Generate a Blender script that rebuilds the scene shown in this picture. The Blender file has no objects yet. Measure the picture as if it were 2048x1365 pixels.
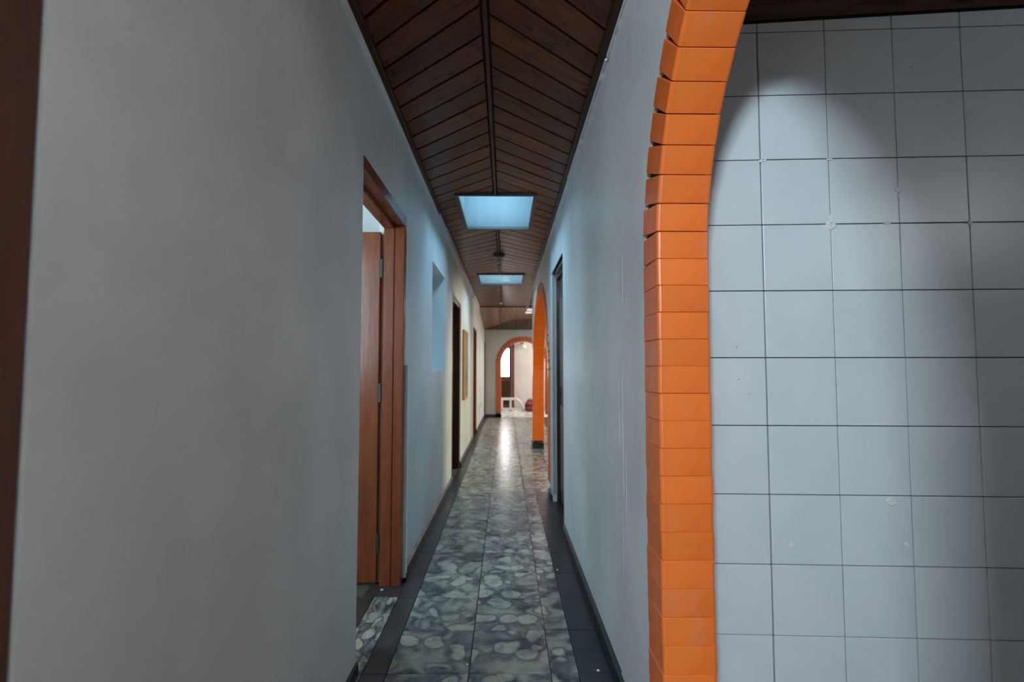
import bpy, bmesh, math, random
from mathutils import Vector, Matrix
random.seed(7)
R = math.radians
S = bpy.context.scene
COL = S.collection

# ------------------------------------------------------------------ camera, world, exposure, daylight
cam_d = bpy.data.cameras.new('camera')
cam_d.sensor_width = 36.0
cam_d.lens = 1010 * 36.0 / 2048
cam_d.clip_start = 0.01
cam_d.dof.use_dof = True
cam_d.dof.focus_distance = 1.55
cam_d.dof.aperture_fstop = 3.2
cam = bpy.data.objects.new('camera', cam_d)
COL.objects.link(cam)
cam.location = (0, 0, 1.15)
cam.rotation_euler = (R(90 + 3.145), 0, R(-0.68))
S.camera = cam

S.view_settings.view_transform = 'Standard'
S.view_settings.look = 'None'
S.view_settings.exposure = 0.0
S.view_settings.gamma = 1.0
S.view_settings.use_curve_mapping = False
S.cycles.max_bounces = 5
S.cycles.diffuse_bounces = 4
S.cycles.use_adaptive_sampling = True
S.cycles.adaptive_threshold = 0.15
S.cycles.glossy_bounces = 3
S.cycles.transparent_max_bounces = 6
S.cycles.caustics_reflective = False
S.cycles.caustics_refractive = False

W = bpy.data.worlds.new('sky')
S.world = W
W.use_nodes = True
W.node_tree.nodes['Background'].inputs['Color'].default_value = (0.75, 0.87, 1.0, 1)
W.node_tree.nodes['Background'].inputs['Strength'].default_value = 0.6


def area(name, loc, rot, sx, sy, watts, color, spread=180):
    l = bpy.data.lights.new(name, 'AREA')
    l.shape = 'RECTANGLE'
    l.size, l.size_y = sx, sy
    l.energy = watts
    l.color = color
    l.spread = R(spread)
    o = bpy.data.objects.new(name, l)
    COL.objects.link(o)
    o.location = loc
    o.rotation_euler = rot
    return o


# daylight over the two roof lights (at the top of their shafts)
area('daylight_roof_near', (-0.073, 4.02, 2.80), (0, 0, 0), 0.56, 0.80, 30.0, (0.42, 0.75, 1.0))
area('daylight_roof_far', (-0.067, 6.83, 2.76), (0, 0, 0), 0.58, 0.70, 24.0, (0.58, 0.83, 1.0))
# window of the room behind the camera
area('daylight_rear_window', (-0.98, -2.36, 2.33), (R(84), 0, 0), 0.55, 0.24, 135.0, (0.72, 0.88, 1.0))
# bedroom beside the first door
area('daylight_bedroom_window', (-1.75, 1.26, 1.6), (R(90), 0, 0), 1.0, 1.0, 44.0, (0.60, 0.86, 1.0))
# living room on the right (seen through the second arch)
area('daylight_living_window', (4.0, 5.7, 1.5), (R(90), 0, R(90)), 1.8, 1.4, 90.0, (0.98, 0.97, 0.66))
area('fill_living_overhead', (1.35, 10.3, 2.47), (0, 0, 0), 1.1, 1.0, 42.0, (0.95, 0.98, 1.0))  # added overhead fill, unseen, brightens the far floor more than the walls
area('daylight_living_back_window', (4.0, 10.0, 1.5), (R(90), 0, R(90)), 1.8, 1.4, 26.0, (1.0, 0.95, 0.90))
# front room behind the last arch
area('daylight_front_window', (2.9, 13.25, 1.7), (R(90), 0, R(90)), 1.8, 1.4, 88.0, (1.0, 0.96, 0.92))
# kitchen window
area('daylight_kitchen_window', (2.35, -0.2, 2.0), (R(90), 0, R(40)), 0.7, 0.35, 4.0, (0.86, 0.95, 1.0))

# ------------------------------------------------------------------ materials


def mat(name, color=(0.8, 0.8, 0.8), rough=0.5, spec=0.5, coat=0.0, coat_rough=0.1):
    m = bpy.data.materials.new(name)
    m.use_nodes = True
    b = m.node_tree.nodes['Principled BSDF']
    b.inputs['Base Color'].default_value = (*color, 1)
    b.inputs['Roughness'].default_value = rough
    b.inputs['Specular IOR Level'].default_value = spec
    b.inputs['Coat Weight'].default_value = coat
    b.inputs['Coat Roughness'].default_value = coat_rough
    return m


class N:
    """small node helper"""
    def __init__(s, m):
        s.t = m.node_tree
        s.b = s.t.nodes.get('Principled BSDF')

    def n(s, typ, **kw):
        n = s.t.nodes.new(typ)
        for k, v in kw.items():
            if k in n.inputs:
                n.inputs[k].default_value = v
            else:
                setattr(n, k, v)
        return n

    def l(s, a, b):
        s.t.links.new(a, b)

    def coords(s, scale=(1, 1, 1), rnd=True, kind='Object', rot=(0, 0, 0)):
        tc = s.n('ShaderNodeTexCoord')
        src = tc.outputs[kind]
        if rnd:
            oi = s.n('ShaderNodeObjectInfo')
            mul = s.n('ShaderNodeVectorMath', operation='SCALE')
            comb = s.n('ShaderNodeCombineXYZ')
            m2 = s.n('ShaderNodeMath', operation='MULTIPLY')
            m2.inputs[1].default_value = 7.31
            s.l(oi.outputs['Random'], m2.inputs[0])
            s.l(oi.outputs['Random'], comb.inputs[0])
            s.l(m2.outputs[0], comb.inputs[1])
            s.l(m2.outputs[0], comb.inputs[2])
            s.l(comb.outputs[0], mul.inputs[0])
            mul.inputs['Scale'].default_value = 13.0
            add = s.n('ShaderNodeVectorMath', operation='ADD')
            s.l(src, add.inputs[0])
            s.l(mul.outputs[0], add.inputs[1])
            src = add.outputs[0]
        mp = s.n('ShaderNodeMapping')
        mp.inputs['Scale'].default_value = scale
        mp.inputs['Rotation'].default_value = rot
        s.l(src, mp.inputs['Vector'])
        return mp.outputs['Vector']

    def noise(s, vec, scale, detail=3, rough=0.5, dist=0.0):
        n = s.n('ShaderNodeTexNoise')
        n.inputs['Scale'].default_value = scale
        n.inputs['Detail'].default_value = detail
        n.inputs['Roughness'].default_value = rough
        n.inputs['Distortion'].default_value = dist
        s.l(vec, n.inputs['Vector'])
        return n.outputs['Fac']

    def ramp(s, fac, stops):
        r = s.n('ShaderNodeValToRGB')
        e = r.color_ramp.elements
        while len(e) < len(stops):
            e.new(0.5)
        for el, (p, c) in zip(e, stops):
            el.position = p
            el.color = (*c, 1) if len(c) == 3 else c
        s.l(fac, r.inputs['Fac'])
        return r.outputs['Color']

    def mix(s, fac, a, b, mode='MIX'):
        m = s.n('ShaderNodeMix', data_type='RGBA', blend_type=mode)
        for sock, v in ((m.inputs[0], fac), (m.inputs[6], a), (m.inputs[7], b)):
            if isinstance(v, (int, float)):
                sock.default_value = v
            elif isinstance(v, tuple):
                sock.default_value = (*v, 1)
            else:
                s.l(v, sock)
        return m.outputs[2]

    def bump(s, h, strength, dist=0.01, prev=None):
        b = s.n('ShaderNodeBump')
        b.inputs['Strength'].default_value = strength
        b.inputs['Distance'].default_value = dist
        s.l(h, b.inputs['Height'])
        if prev is not None:
            s.l(prev, b.inputs['Normal'])
        return b.outputs['Normal']


def plaster(name, col, rough=0.5, bump=0.35, spec=0.4):
    m = mat(name, col, rough, spec)
    g = N(m)
    v = g.coords(rnd=False)
    big = g.noise(v, 2.3, 3, 0.55)
    c = g.ramp(big, [(0.35, tuple(x * 0.90 for x in col)), (0.65, tuple(min(1, x * 1.04) for x in col))])
    sc = g.noise(v, 11.0, 3, 0.65, 1.5)
    sf = g.ramp(sc, [(0.66, (0, 0, 0)), (0.80, (0.35, 0.35, 0.35))])
    c = g.mix(sf, c, tuple(x * 0.62 for x in col))
    g.l(c, g.b.inputs['Base Color'])
    vs = g.coords(scale=(2.2, 2.2, 0.7), rnd=False)
    st = g.noise(vs, 5.0, 4, 0.60, 0.8)
    g.l(g.bump(st, bump, 0.012), g.b.inputs['Normal'])
    return m


def wood(name, base, rough=0.35, knots=True, grain_axis='X', coat=0.25, dark=0.45):
    m = mat(name, base, rough, 0.12, coat, 0.24)
    g = N(m)
    sc = {'X': (1.2, 14, 14), 'Y': (14, 1.2, 14), 'Z': (14, 14, 1.2)}[grain_axis]
    v = g.coords(scale=sc)
    gr = g.noise(v, 3.0, 4, 0.6, 0.9)
    c1 = tuple(x * dark for x in base)
    c2 = tuple(x * 1.35 for x in base)
    c = g.ramp(gr, [(0.28, c1), (0.5, base), (0.75, c2)])
    if knots:
        kv = g.coords(scale={'X': (3.0, 7, 7), 'Y': (7, 3.0, 7), 'Z': (7, 7, 3.0)}[grain_axis])
        kn = g.noise(kv, 2.6, 2, 0.55, 1.2)
        kf = g.ramp(kn, [(0.60, (0, 0, 0)), (0.70, (0.95, 0.95, 0.95))])
        c = g.mix(kf, c, tuple(x * 0.22 for x in base))
    oi = g.n('ShaderNodeObjectInfo')
    hs = g.n('ShaderNodeHueSaturation')
    mr = g.n('ShaderNodeMapRange')
    mr.inputs['To Min'].default_value = 0.7
    mr.inputs['To Max'].default_value = 1.35
    g.l(oi.outputs['Random'], mr.inputs['Value'])
    g.l(mr.outputs[0], hs.inputs['Value'])
    g.l(c, hs.inputs['Color'])
    g.l(hs.outputs[0], g.b.inputs['Base Color'])
    g.l(g.bump(gr, 0.25, 0.004), g.b.inputs['Normal'])
    return m


M = {}
M['wall'] = plaster('painted_plaster', (0.77, 0.77, 0.755), 0.45, 0.20)
M['wall_shade'] = plaster('grey_painted_plaster', (0.55, 0.55, 0.54), 0.5, 0.3)
M['wall_cream'] = plaster('cream_plaster', (0.74, 0.72, 0.60), 0.5, 0.25)
M['wall_far'] = plaster('pale_pink_plaster', (0.80, 0.74, 0.70), 0.6, 0.2)
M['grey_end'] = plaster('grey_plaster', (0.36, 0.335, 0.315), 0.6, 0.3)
M['lip'] = plaster('raw_white_plaster', (0.78, 0.78, 0.80), 0.7, 0.6)
M['filler'] = plaster('white_filler', (0.90, 0.91, 0.92), 0.6, 0.4)
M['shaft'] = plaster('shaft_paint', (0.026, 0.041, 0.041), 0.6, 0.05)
M['plank'] = wood('varnished_pine', (0.135, 0.036, 0.0105), 0.36, True, 'X', 0.22)
M['plank_dark'] = wood('dark_wood_trim', (0.060, 0.020, 0.010), 0.4, False, 'Y', 0.2)
M['batten'] = wood('batten_wood', (0.12, 0.036, 0.013), 0.4, False, 'Y', 0.1)
M['groove'] = mat('groove_dark', (0.012, 0.006, 0.004), 0.8)
M['beam'] = wood('old_beam_wood', (0.070, 0.032, 0.016), 0.5, True, 'X', 0.1, 0.3)
M['black'] = mat('black_floor_paint', (0.020, 0.022, 0.025), 0.38)
M['metal_dark'] = mat('dark_metal', (0.03, 0.032, 0.033), 0.45)
M['bulb'] = mat('grey_green_plastic', (0.30, 0.34, 0.28), 0.4)
M['grout'] = mat('grout', (0.13, 0.115, 0.085), 0.9)
M['floor_grout'] = mat('floor_grout', (0.09, 0.075, 0.055), 0.9)
M['mortar'] = mat('dark_mortar', (0.045, 0.035, 0.03), 0.9)
M['white_paint'] = mat('white_paint', (0.75, 0.73, 0.70), 0.4)
M['gold'] = mat('gilt_frame', (0.45, 0.22, 0.04), 0.4)
M['chip'] = mat('paint_chip', (0.75, 0.75, 0.72), 0.6)
M['plain_ceiling'] = plaster('plain_ceiling', (0.6, 0.58, 0.55), 0.7, 0.1)


def brown_paint(name, col):
    m = mat(name, col, 0.26, 0.4, 0.08, 0.15)
    g = N(m)
    v = g.coords(scale=(6, 6, 0.7))
    s = g.noise(v, 5, 5, 0.6, 0.4)
    c = g.ramp(s, [(0.3, tuple(x * 0.75 for x in col)), (0.7, tuple(x * 1.2 for x in col))])
    v2 = g.coords()
    sp = g.noise(v2, 60, 2, 0.5)
    sf = g.ramp(sp, [(0.74, (0, 0, 0)), (0.77, (0.5, 0.5, 0.5))])
    c = g.mix(sf, c, (0.25, 0.12, 0.09))
    g.l(c, g.b.inputs['Base Color'])
    g.l(g.bump(s, 0.3, 0.003), g.b.inputs['Normal'])
    return m


M['brown'] = brown_paint('brown_enamel', (0.215, 0.052, 0.017))
M['brown_dark'] = brown_paint('dark_brown_enamel', (0.060, 0.018, 0.009))
M['slope_wood'] = wood('reddish_lit_slope_boards', (0.26, 0.115, 0.08), 0.35, False, 'Y', 0.3, 0.75)  # base colour raised to carry the pinkish light reflected on these boards
M['brown_mid'] = brown_paint('mid_brown_enamel', (0.105, 0.029, 0.011))
M['brown_far'] = brown_paint('reddish_brown_enamel', (0.16, 0.055, 0.035))


def orange_paint(name, col):
    m = mat(name, col, 0.36, 0.5, 0.15, 0.2)
    g = N(m)
    v = g.coords(scale=(1, 1, 0.5), rnd=False)
    a = g.noise(v, 9, 4, 0.55, 0.3)
    c = g.ramp(a, [(0.3, (col[0] * 0.86, col[1] * 0.75, col[2] * 0.8)), (0.55, col), (0.8, (min(1, col[0] * 1.06), col[1] * 1.22, col[2] * 1.6))])
    vr = g.coords(scale=(1, 1, 0.35))
    b = g.noise(vr, 13, 4, 0.6, 0.5)
    bf = g.ramp(b, [(0.58, (0, 0, 0)), (0.78, (0.34, 0.34, 0.34))])
    c = g.mix(bf, c, (0.78, 0.30, 0.19))
    oi = g.n('ShaderNodeObjectInfo')
    hs = g.n('ShaderNodeHueSaturation')
    mr = g.n('ShaderNodeMapRange')
    mr.inputs['To Min'].default_value = 0.92
    mr.inputs['To Max'].default_value = 1.04
    g.l(oi.outputs['Random'], mr.inputs['Value'])
    g.l(mr.outputs[0], hs.inputs['Value'])
    g.l(c, hs.inputs['Color'])
    # tiny chips in the paint
    ch = g.noise(vr, 55, 3, 0.6)
    cf = g.ramp(ch, [(0.80, (0, 0, 0)), (0.815, (1, 1, 1))])
    c = g.mix(cf, hs.outputs[0], (0.55, 0.45, 0.36))
    g.l(c, g.b.inputs['Base Color'])
    g.l(g.bump(b, 0.12, 0.004), g.b.inputs['Normal'])
    return m


M['orange'] = orange_paint('orange_brick_paint', (0.98, 0.205, 0.034))
M['orange_far'] = orange_paint('orange_brick_paint_far', (0.90, 0.150, 0.002))
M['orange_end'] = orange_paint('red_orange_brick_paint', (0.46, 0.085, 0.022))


def marble_tile(name):
    m = mat(name, (0.5, 0.5, 0.45), 0.27, 0.5, 0.0)
    g = N(m)
    v = g.coords()
    nz = g.n('ShaderNodeTexNoise')
    nz.inputs['Scale'].default_value = 6.0
    nz.inputs['Detail'].default_value = 1
    g.l(v, nz.inputs['Vector'])
    sub = g.n('ShaderNodeVectorMath', operation='SUBTRACT')
    g.l(nz.outputs['Color'], sub.inputs[0])
    sub.inputs[1].default_value = (0.5, 0.5, 0.5)
    scl = g.n('ShaderNodeVectorMath', operation='SCALE')
    g.l(sub.outputs[0], scl.inputs[0])
    scl.inputs['Scale'].default_value = 0.16
    add = g.n('ShaderNodeVectorMath', operation='ADD')
    g.l(v, add.inputs[0])
    g.l(scl.outputs[0], add.inputs[1])
    w = add.outputs[0]
    # streaked ground
    big = g.noise(w, 6.5, 1.6, 0.5, 1.4)
    ground = g.ramp(big, [(0.34, (0.045, 0.048, 0.058)), (0.46, (0.16, 0.165, 0.165)), (0.58, (0.335, 0.315, 0.255)), (0.75, (0.41, 0.38, 0.30))])
    # cream pebbles with a soft dark rim
    vo = g.n('ShaderNodeTexVoronoi', feature='F1')
    vo.inputs['Scale'].default_value = 8.6
    g.l(w, vo.inputs['Vector'])
    rim = g.ramp(vo.outputs['Distance'], [(0.0, (0, 0, 0)), (0.40, (0, 0, 0)), (0.46, (0.75, 0.75, 0.75)), (0.62, (0, 0, 0))])
    c = g.mix(rim, ground, (0.055, 0.058, 0.066))
    peb = g.ramp(vo.outputs['Distance'], [(0.0, (1, 1, 1)), (0.37, (0.95, 0.95, 0.95)), (0.44, (0, 0, 0))])
    shade = g.ramp(big, [(0.30, (0.25, 0.24, 0.21)), (0.52, (0.48, 0.45, 0.355))])
    sel = g.n('ShaderNodeSeparateColor')
    g.l(vo.outputs['Color'], sel.inputs[0])
    pick = g.n('ShaderNodeMath', operation='GREATER_THAN')
    pick.inputs[1].default_value = 0.30
    g.l(sel.outputs[0], pick.inputs[0])
    pm_ = g.n('ShaderNodeMath', operation='MULTIPLY')
    g.l(pick.outputs[0], pm_.inputs[0])
    g.l(peb, pm_.inputs[1])
    c = g.mix(pm_.outputs[0], c, shade)
    dirt = g.noise(v, 26, 2, 0.6)
    df = g.ramp(dirt, [(0.35, (0.88, 0.87, 0.85)), (0.65, (1.04, 1.04, 1.04))])
    c = g.mix(1.0, c, df, 'MULTIPLY')
    g.l(c, g.b.inputs['Base Color'])
    rr = g.ramp(dirt, [(0.3, (0.22,) * 3), (0.7, (0.34,) * 3)])
    g.l(rr, g.b.inputs['Roughness'])
    return m


M['marble'] = marble_tile('marbled_cement_tile')


def black_tile(name, col, rough):
    m = mat(name, col, rough)
    g = N(m)
    v = g.coords()
    a = g.noise(v, 9, 5, 0.6, 0.5)
    c = g.ramp(a, [(0.3, tuple(x * 0.65 for x in col)), (0.75, tuple(x * 1.8 for x in col))])
    g.l(c, g.b.inputs['Base Color'])
    g.l(g.ramp(a, [(0.3, (rough - .08,) * 3), (0.7, (rough + .12,) * 3)]), g.b.inputs['Roughness'])
    g.l(g.bump(a, 0.1, 0.003), g.b.inputs['Normal'])
    return m


M['glare_tile'] = black_tile('glare_cream_tile', (0.52, 0.52, 0.50), 0.22)
M['black_tile'] = black_tile('black_cement_tile', (0.014, 0.015, 0.016), 0.36)
M['brown_tile'] = black_tile('dark_brown_cement_tile', (0.040, 0.033, 0.032), 0.36)


def ceramic(name):
    m = mat(name, (0.66, 0.69, 0.70), 0.30, 0.5)
    g = N(m)
    v = g.coords()
    a = g.noise(v, 5, 3, 0.5)
    c = g.ramp(a, [(0.3, (0.63, 0.66, 0.67)), (0.7, (0.69, 0.71, 0.72))])
    sp = g.noise(v, 42, 2, 0.4)
    sf = g.ramp(sp, [(0.80, (0, 0, 0)), (0.815, (0.7, 0.7, 0.7))])
    c = g.mix(sf, c, (0.16, 0.14, 0.12))
    g.l(c, g.b.inputs['Base Color'])
    g.l(g.bump(a, 0.06, 0.004), g.b.inputs['Normal'])
    return m


M['ceramic'] = ceramic('glazed_white_tile')


def emit(name, col, strength):
    m = bpy.data.materials.new(name)
    m.use_nodes = True
    b = m.node_tree.nodes['Principled BSDF']
    b.inputs['Base Color'].default_value = (*col, 1)
    b.inputs['Emission Color'].default_value = (*col, 1)
    b.inputs['Emission Strength'].default_value = strength
    return m


M['glass_tile'] = emit('daylit_glass_tile', (1.0, 0.98, 0.92), 0.55)
M['window_glow'] = emit('daylit_window_glass', (1.0, 0.99, 0.97), 12.0)


def thin_glass(name, tint, haze):
    m = bpy.data.materials.new(name)
    m.use_nodes = True
    t = m.node_tree
    t.nodes.clear()
    out = t.nodes.new('ShaderNodeOutputMaterial')
    tr = t.nodes.new('ShaderNodeBsdfTransparent')
    tr.inputs['Color'].default_value = (*tint, 1)
    tl = t.nodes.new('ShaderNodeBsdfTranslucent')
    tl.inputs['Color'].default_value = (*tint, 1)
    gl = t.nodes.new('ShaderNodeBsdfGlossy')
    gl.inputs['Roughness'].default_value = 0.1
    m1 = t.nodes.new('ShaderNodeMixShader')
    m1.inputs[0].default_value = haze
    m2 = t.nodes.new('ShaderNodeMixShader')
    m2.inputs[0].default_value = 0.04
    t.links.new(tr.outputs[0], m1.inputs[1])
    t.links.new(tl.outputs[0], m1.inputs[2])
    t.links.new(m1.outputs[0], m2.inputs[1])
    t.links.new(gl.outputs[0], m2.inputs[2])
    t.links.new(m2.outputs[0], out.inputs['Surface'])
    return m


M['pane'] = thin_glass('hazy_skylight_glass', (0.88, 0.96, 1.0), 0.02)

# ------------------------------------------------------------------ mesh helpers


class MB:
    def __init__(s):
        s.v, s.f = [], []

    def quadprism(s, a, b):
        """two rings of equal length joined into a closed prism"""
        i = len(s.v)
        n = len(a)
        s.v += [tuple(p) for p in a] + [tuple(p) for p in b]
        s.f.append(tuple(i + k for k in reversed(range(n))))
        s.f.append(tuple(i + n + k for k in range(n)))
        for k in range(n):
            k2 = (k + 1) % n
            s.f.append((i + k, i + k2, i + n + k2, i + n + k))
        return s

    def box(s, x0, x1, y0, y1, z0, z1):
        return s.quadprism([(x0, y0, z0), (x1, y0, z0), (x1, y1, z0), (x0, y1, z0)],
                           [(x0, y0, z1), (x1, y0, z1), (x1, y1, z1), (x0, y1, z1)])

    def tube(s, pts, r, seg=8):
        rings = []
        for i, p in enumerate(pts):
            p = Vector(p)
            d = (Vector(pts[min(i + 1, len(pts) - 1)]) - Vector(pts[max(i - 1, 0)])).normalized()
            a = d.orthogonal().normalized()
            b = d.cross(a)
            rr = r[i] if isinstance(r, (list, tuple)) else r
            rings.append([p + a * rr * math.cos(2 * math.pi * k / seg) + b * rr * math.sin(2 * math.pi * k / seg) for k in range(seg)])
        # keep ring orientation consistent
        for i in range(1, len(rings)):
            best = min(range(seg), key=lambda o: sum((rings[i][(k + o) % seg] - rings[i - 1][k]).length for k in range(seg)))
            rings[i] = rings[i][best:] + rings[i][:best]
        i0 = len(s.v)
        for rg in rings:
            s.v += [tuple(p) for p in rg]
        for i in range(len(rings) - 1):
            for k in range(seg):
                k2 = (k + 1) % seg
                s.f.append((i0 + i * seg + k, i0 + i * seg + k2, i0 + (i + 1) * seg + k2, i0 + (i + 1) * seg + k))
        s.f.append(tuple(i0 + k for k in reversed(range(seg))))
        s.f.append(tuple(i0 + (len(rings) - 1) * seg + k for k in range(seg)))
        return s

    def lathe(s, prof, c=(0, 0, 0), seg=24):
        i0 = len(s.v)
        for r, z in prof:
            for k in range(seg):
                a = 2 * math.pi * k / seg
                s.v.append((c[0] + r * math.cos(a), c[1] + r * math.sin(a), c[2] + z))
        for i in range(len(prof) - 1):
            for k in range(seg):
                k2 = (k + 1) % seg
                s.f.append((i0 + i * seg + k, i0 + i * seg + k2, i0 + (i + 1) * seg + k2, i0 + (i + 1) * seg + k))
        s.f.append(tuple(i0 + k for k in reversed(range(seg))))
        s.f.append(tuple(i0 + (len(prof) - 1) * seg + k for k in range(seg)))
        return s

    def mesh(s, name, m, bevel=0.0, seg=2, smooth=False):
        me = bpy.data.meshes.new(name)
        me.from_pydata(s.v, [], s.f)
        bm = bmesh.new()
        bm.from_mesh(me)
        bmesh.ops.recalc_face_normals(bm, faces=bm.faces)
        if bevel:
            bmesh.ops.bevel(bm, geom=list(bm.edges), offset=bevel, segments=seg, affect='EDGES', profile=0.5)
        if smooth:
            for f in bm.faces:
                f.smooth = True
        bm.to_mesh(me)
        bm.free()
        me.materials.append(m)
        return me

    def build(s, name, m, parent=None, bevel=0.0, seg=2, smooth=False):
        return link(name, s.mesh(name, m, bevel, seg, smooth), parent)


def link(name, data, parent=None):
    o = bpy.data.objects.new(name, data)
    COL.objects.link(o)
    if parent is not None:
        o.parent = parent
    return o


def empty(name, loc=(0, 0, 0), rot=(0, 0, 0), parent=None):
    o = link(name, None, parent)
    o.location = loc
    o.rotation_euler = rot
    o.empty_display_size = 0.1
    return o


def tag(o, label=None, cat=None, group=None, kind=None):
    for k, v in (('label', label), ('category', cat), ('group', group), ('kind', kind)):
        if v:
            o[k] = v
    return o


def structure(o, label, cat=None):
    return tag(o, label, cat, None, 'structure')


# ------------------------------------------------------------------ floor
FL = MB().box(-3.2, 4.3, -2.6, 14.6, -0.06, -0.006).build('floor', M['floor_grout'])
structure(FL, 'marbled grey and cream cement tile floor with black border bands', 'floor')
TS = 0.3136
tile_me = MB().box(-.1535, .1535, -.1553, .1553, -0.006, 0.0).mesh('floor_tile', M['marble'], 0.0012, 1)
narrow_me = MB().box(-.0510, .0510, -.1553, .1553, -0.006, 0.0).mesh('floor_tile_cut', M['marble'], 0.0012, 1)
Y0 = 1.976 - TS * 3


def tile(me, x, y, sx=1.0, sy=1.0, name='floor_tile'):
    o = link(name, me, FL)
    o.location = (x, y, random.uniform(-.0006, .0006))
    o.rotation_euler = (random.uniform(-.0018, .0018), random.uniform(-.0018, .0018), 0)
    o.scale = (sx, sy, 1)
    return o


lband_me = MB().box(-.0445, .0445, -.1555, .1555, -0.006, -0.0005).mesh('border_tile', M['brown_tile'], 0.001, 1)
rband_me = MB().box(-.0725, .0725, -.1555, .1555, -0.006, -0.0005).mesh('border_tile_wide', M['black_tile'], 0.001, 1)
for k in range(0, 36):
    yc = Y0 + TS * (k + .5)
    if yc > 12.1:
        break
    tile(tile_me, -0.295, yc)
    tile(tile_me, 0.0165, yc)
    if yc < 4.95:
        tile(narrow_me, 0.2235, yc)
        tile(rband_me, 0.3485, yc, name='border_tile')
    else:
        tile(tile_me, 0.330, yc)
        tile(tile_me, 0.6435, yc)
    tile(lband_me, -0.4965, yc, name='border_tile')
# strip of tiles in the first doorway, and its dark sill
for k in range(3):
    o = tile(tile_me, -0.603, 1.976 + TS * (k - .5 + .25), 0.385, 1.0)
MB().box(-.72, -.542, 2.62, 2.80, -0.006, 0.001).build('door_sill', M['brown_tile'], FL, 0.001)
MB().box(-.95, -.667, 1.7, 2.62, -0.006, -0.001).build('door_sill', M['brown_tile'], FL, 0.001)
MB().box(.423, .62, 3.62, 4.46, -0.006, 0.001).build('door_sill', M['black_tile'], FL, 0.001)
# far room floor, strong light and glare put into a paler tile colour
fr_me = MB().box(-.1535, .1535, -.1553, .1553, -0.006, 0.0).mesh('floor_tile_glare', M['glare_tile'], 0.0012, 1)
for k in range(8):
    for j in range(6):
        tile(fr_me, -0.295 + j * .3117, 12.12 + TS * (k + .5))

# ------------------------------------------------------------------ left wall (turned very slightly)
LW = dict(loc=(-0.572, 0.6, 0), rot=(0, 0, -0.0050))


def left(o):
    o.location = LW['loc']
    o.rotation_euler = LW['rot']
    return o


def LU(y):
    return y - 0.6


ZT = 2.47
TH = 0.15
w = MB()
def lseg(y0, y1, z0, z1, x0=-TH, x1=0.0):
    w.box(x0, x1, LU(y0), LU(y1), z0, z1)
lseg(0.615, 1.968, 0, ZT)
lseg(1.968, 2.80, 1.995, ZT)
lseg(2.80, 3.79, 0, ZT)
lseg(3.79, 4.53, 0, 1.135)
lseg(3.79, 4.53, 1.965, ZT)
lseg(3.79, 4.53, 1.135, 1.965, -TH - .10, -TH - 0.04)
lseg(4.53, 5.15, 0, ZT)
lseg(5.15, 5.97, 1.905, ZT)
lseg(5.97, 8.22, 0, ZT)
lseg(8.22, 9.06, 1.84, ZT)
lseg(9.06, 12.0, 0, ZT)
lseg(0.40, 0.615, 2.06, ZT)
lseg(-0.30, 0.40, 0, ZT)
w.box(-TH - .04, -TH, LU(3.70), LU(3.79), 1.05, 2.05)
w.box(-TH - .04, -TH, LU(4.53), LU(4.62), 1.05, 2.05)
w.box(-TH - .04, -TH, LU(3.79), LU(4.53), 1.05, 1.135)
w.box(-TH - .04, -TH, LU(3.79), LU(4.53), 1.965, 2.05)
WL = left(w.build('wall_left', M['wall']))
structure(WL, 'long white plastered corridor wall with a niche and brown doors', 'wall')

# baseboards on the left
bb = MB()
for a, b in ((2.815, 5.13), (5.99, 8.20), (9.08, 12.0)):
    bb.quadprism([(0.0, LU(a), 0), (0.022, LU(a), 0), (0.016, LU(a), .055), (0.0, LU(a), .066)],
                 [(0.0, LU(b), 0), (0.022, LU(b), 0), (0.016, LU(b), .055), (0.0, LU(b), .066)])
bb.box(0, 0.012, LU(.62), LU(1.966), 0, .045)
o = left(bb.build('baseboard_left', M['black_tile']))
structure(o, 'low black painted skirting along the left wall', 'baseboard')

# plaster strip beside the first door frame
def ribbon(name, pts_lo, pts_hi, x0, x1, m, parent):
    b = MB()
    i = 0
    n = len(pts_lo)
    for (y, z) in pts_lo:
        b.v += [(x0, y, z), (x1, y, z)]
    for (y, z) in pts_hi:
        b.v += [(x0, y, z), (x1, y, z)]
    for k in range(n - 1):
        a = 2 * k
        c = 2 * n + 2 * k
        b.f += [(a + 1, a + 3, c + 3, c + 1), (a, c, c + 2, a + 2), (a, a + 2, a + 3, a + 1), (c, c + 1, c + 3, c + 2)]
    b.f += [(0, 1, 2 * n + 1, 2 * n), (2 * n - 2, 4 * n - 2, 4 * n - 1, 2 * n - 1)]
    return b.build(name, m, parent)


lo, hi = [], []
for k in range(24):
    z = 0.02 + k * .05
    lo.append((LU(2.802), z))
    hi.append((LU(2.836 + .020 * random.random() * (1 - k / 30)), z))
ribbon('plaster_edge', lo, hi, 0.0, 0.018, M['filler'], WL)

# ------------------------------------------------------------------ doors on the left
# near frame at the very edge of the picture
d = empty('door_1', LW['loc'], LW['rot'])
structure(d, 'blurred brown door frame at the left edge of the picture', 'door')
MB().box(-.13, -.004, LU(.535), LU(.613), 0, 2.06).build('jamb', M['brown_mid'], d, .004)
MB().box(-.13, -.004, LU(.40), LU(.535), 2.0, 2.06).build('header', M['brown_mid'], d, .004)
MB().box(-.11, -.07, LU(.41), LU(.535), 0.01, 2.0).build('door_leaf', M['brown_mid'], d, .003)

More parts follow.
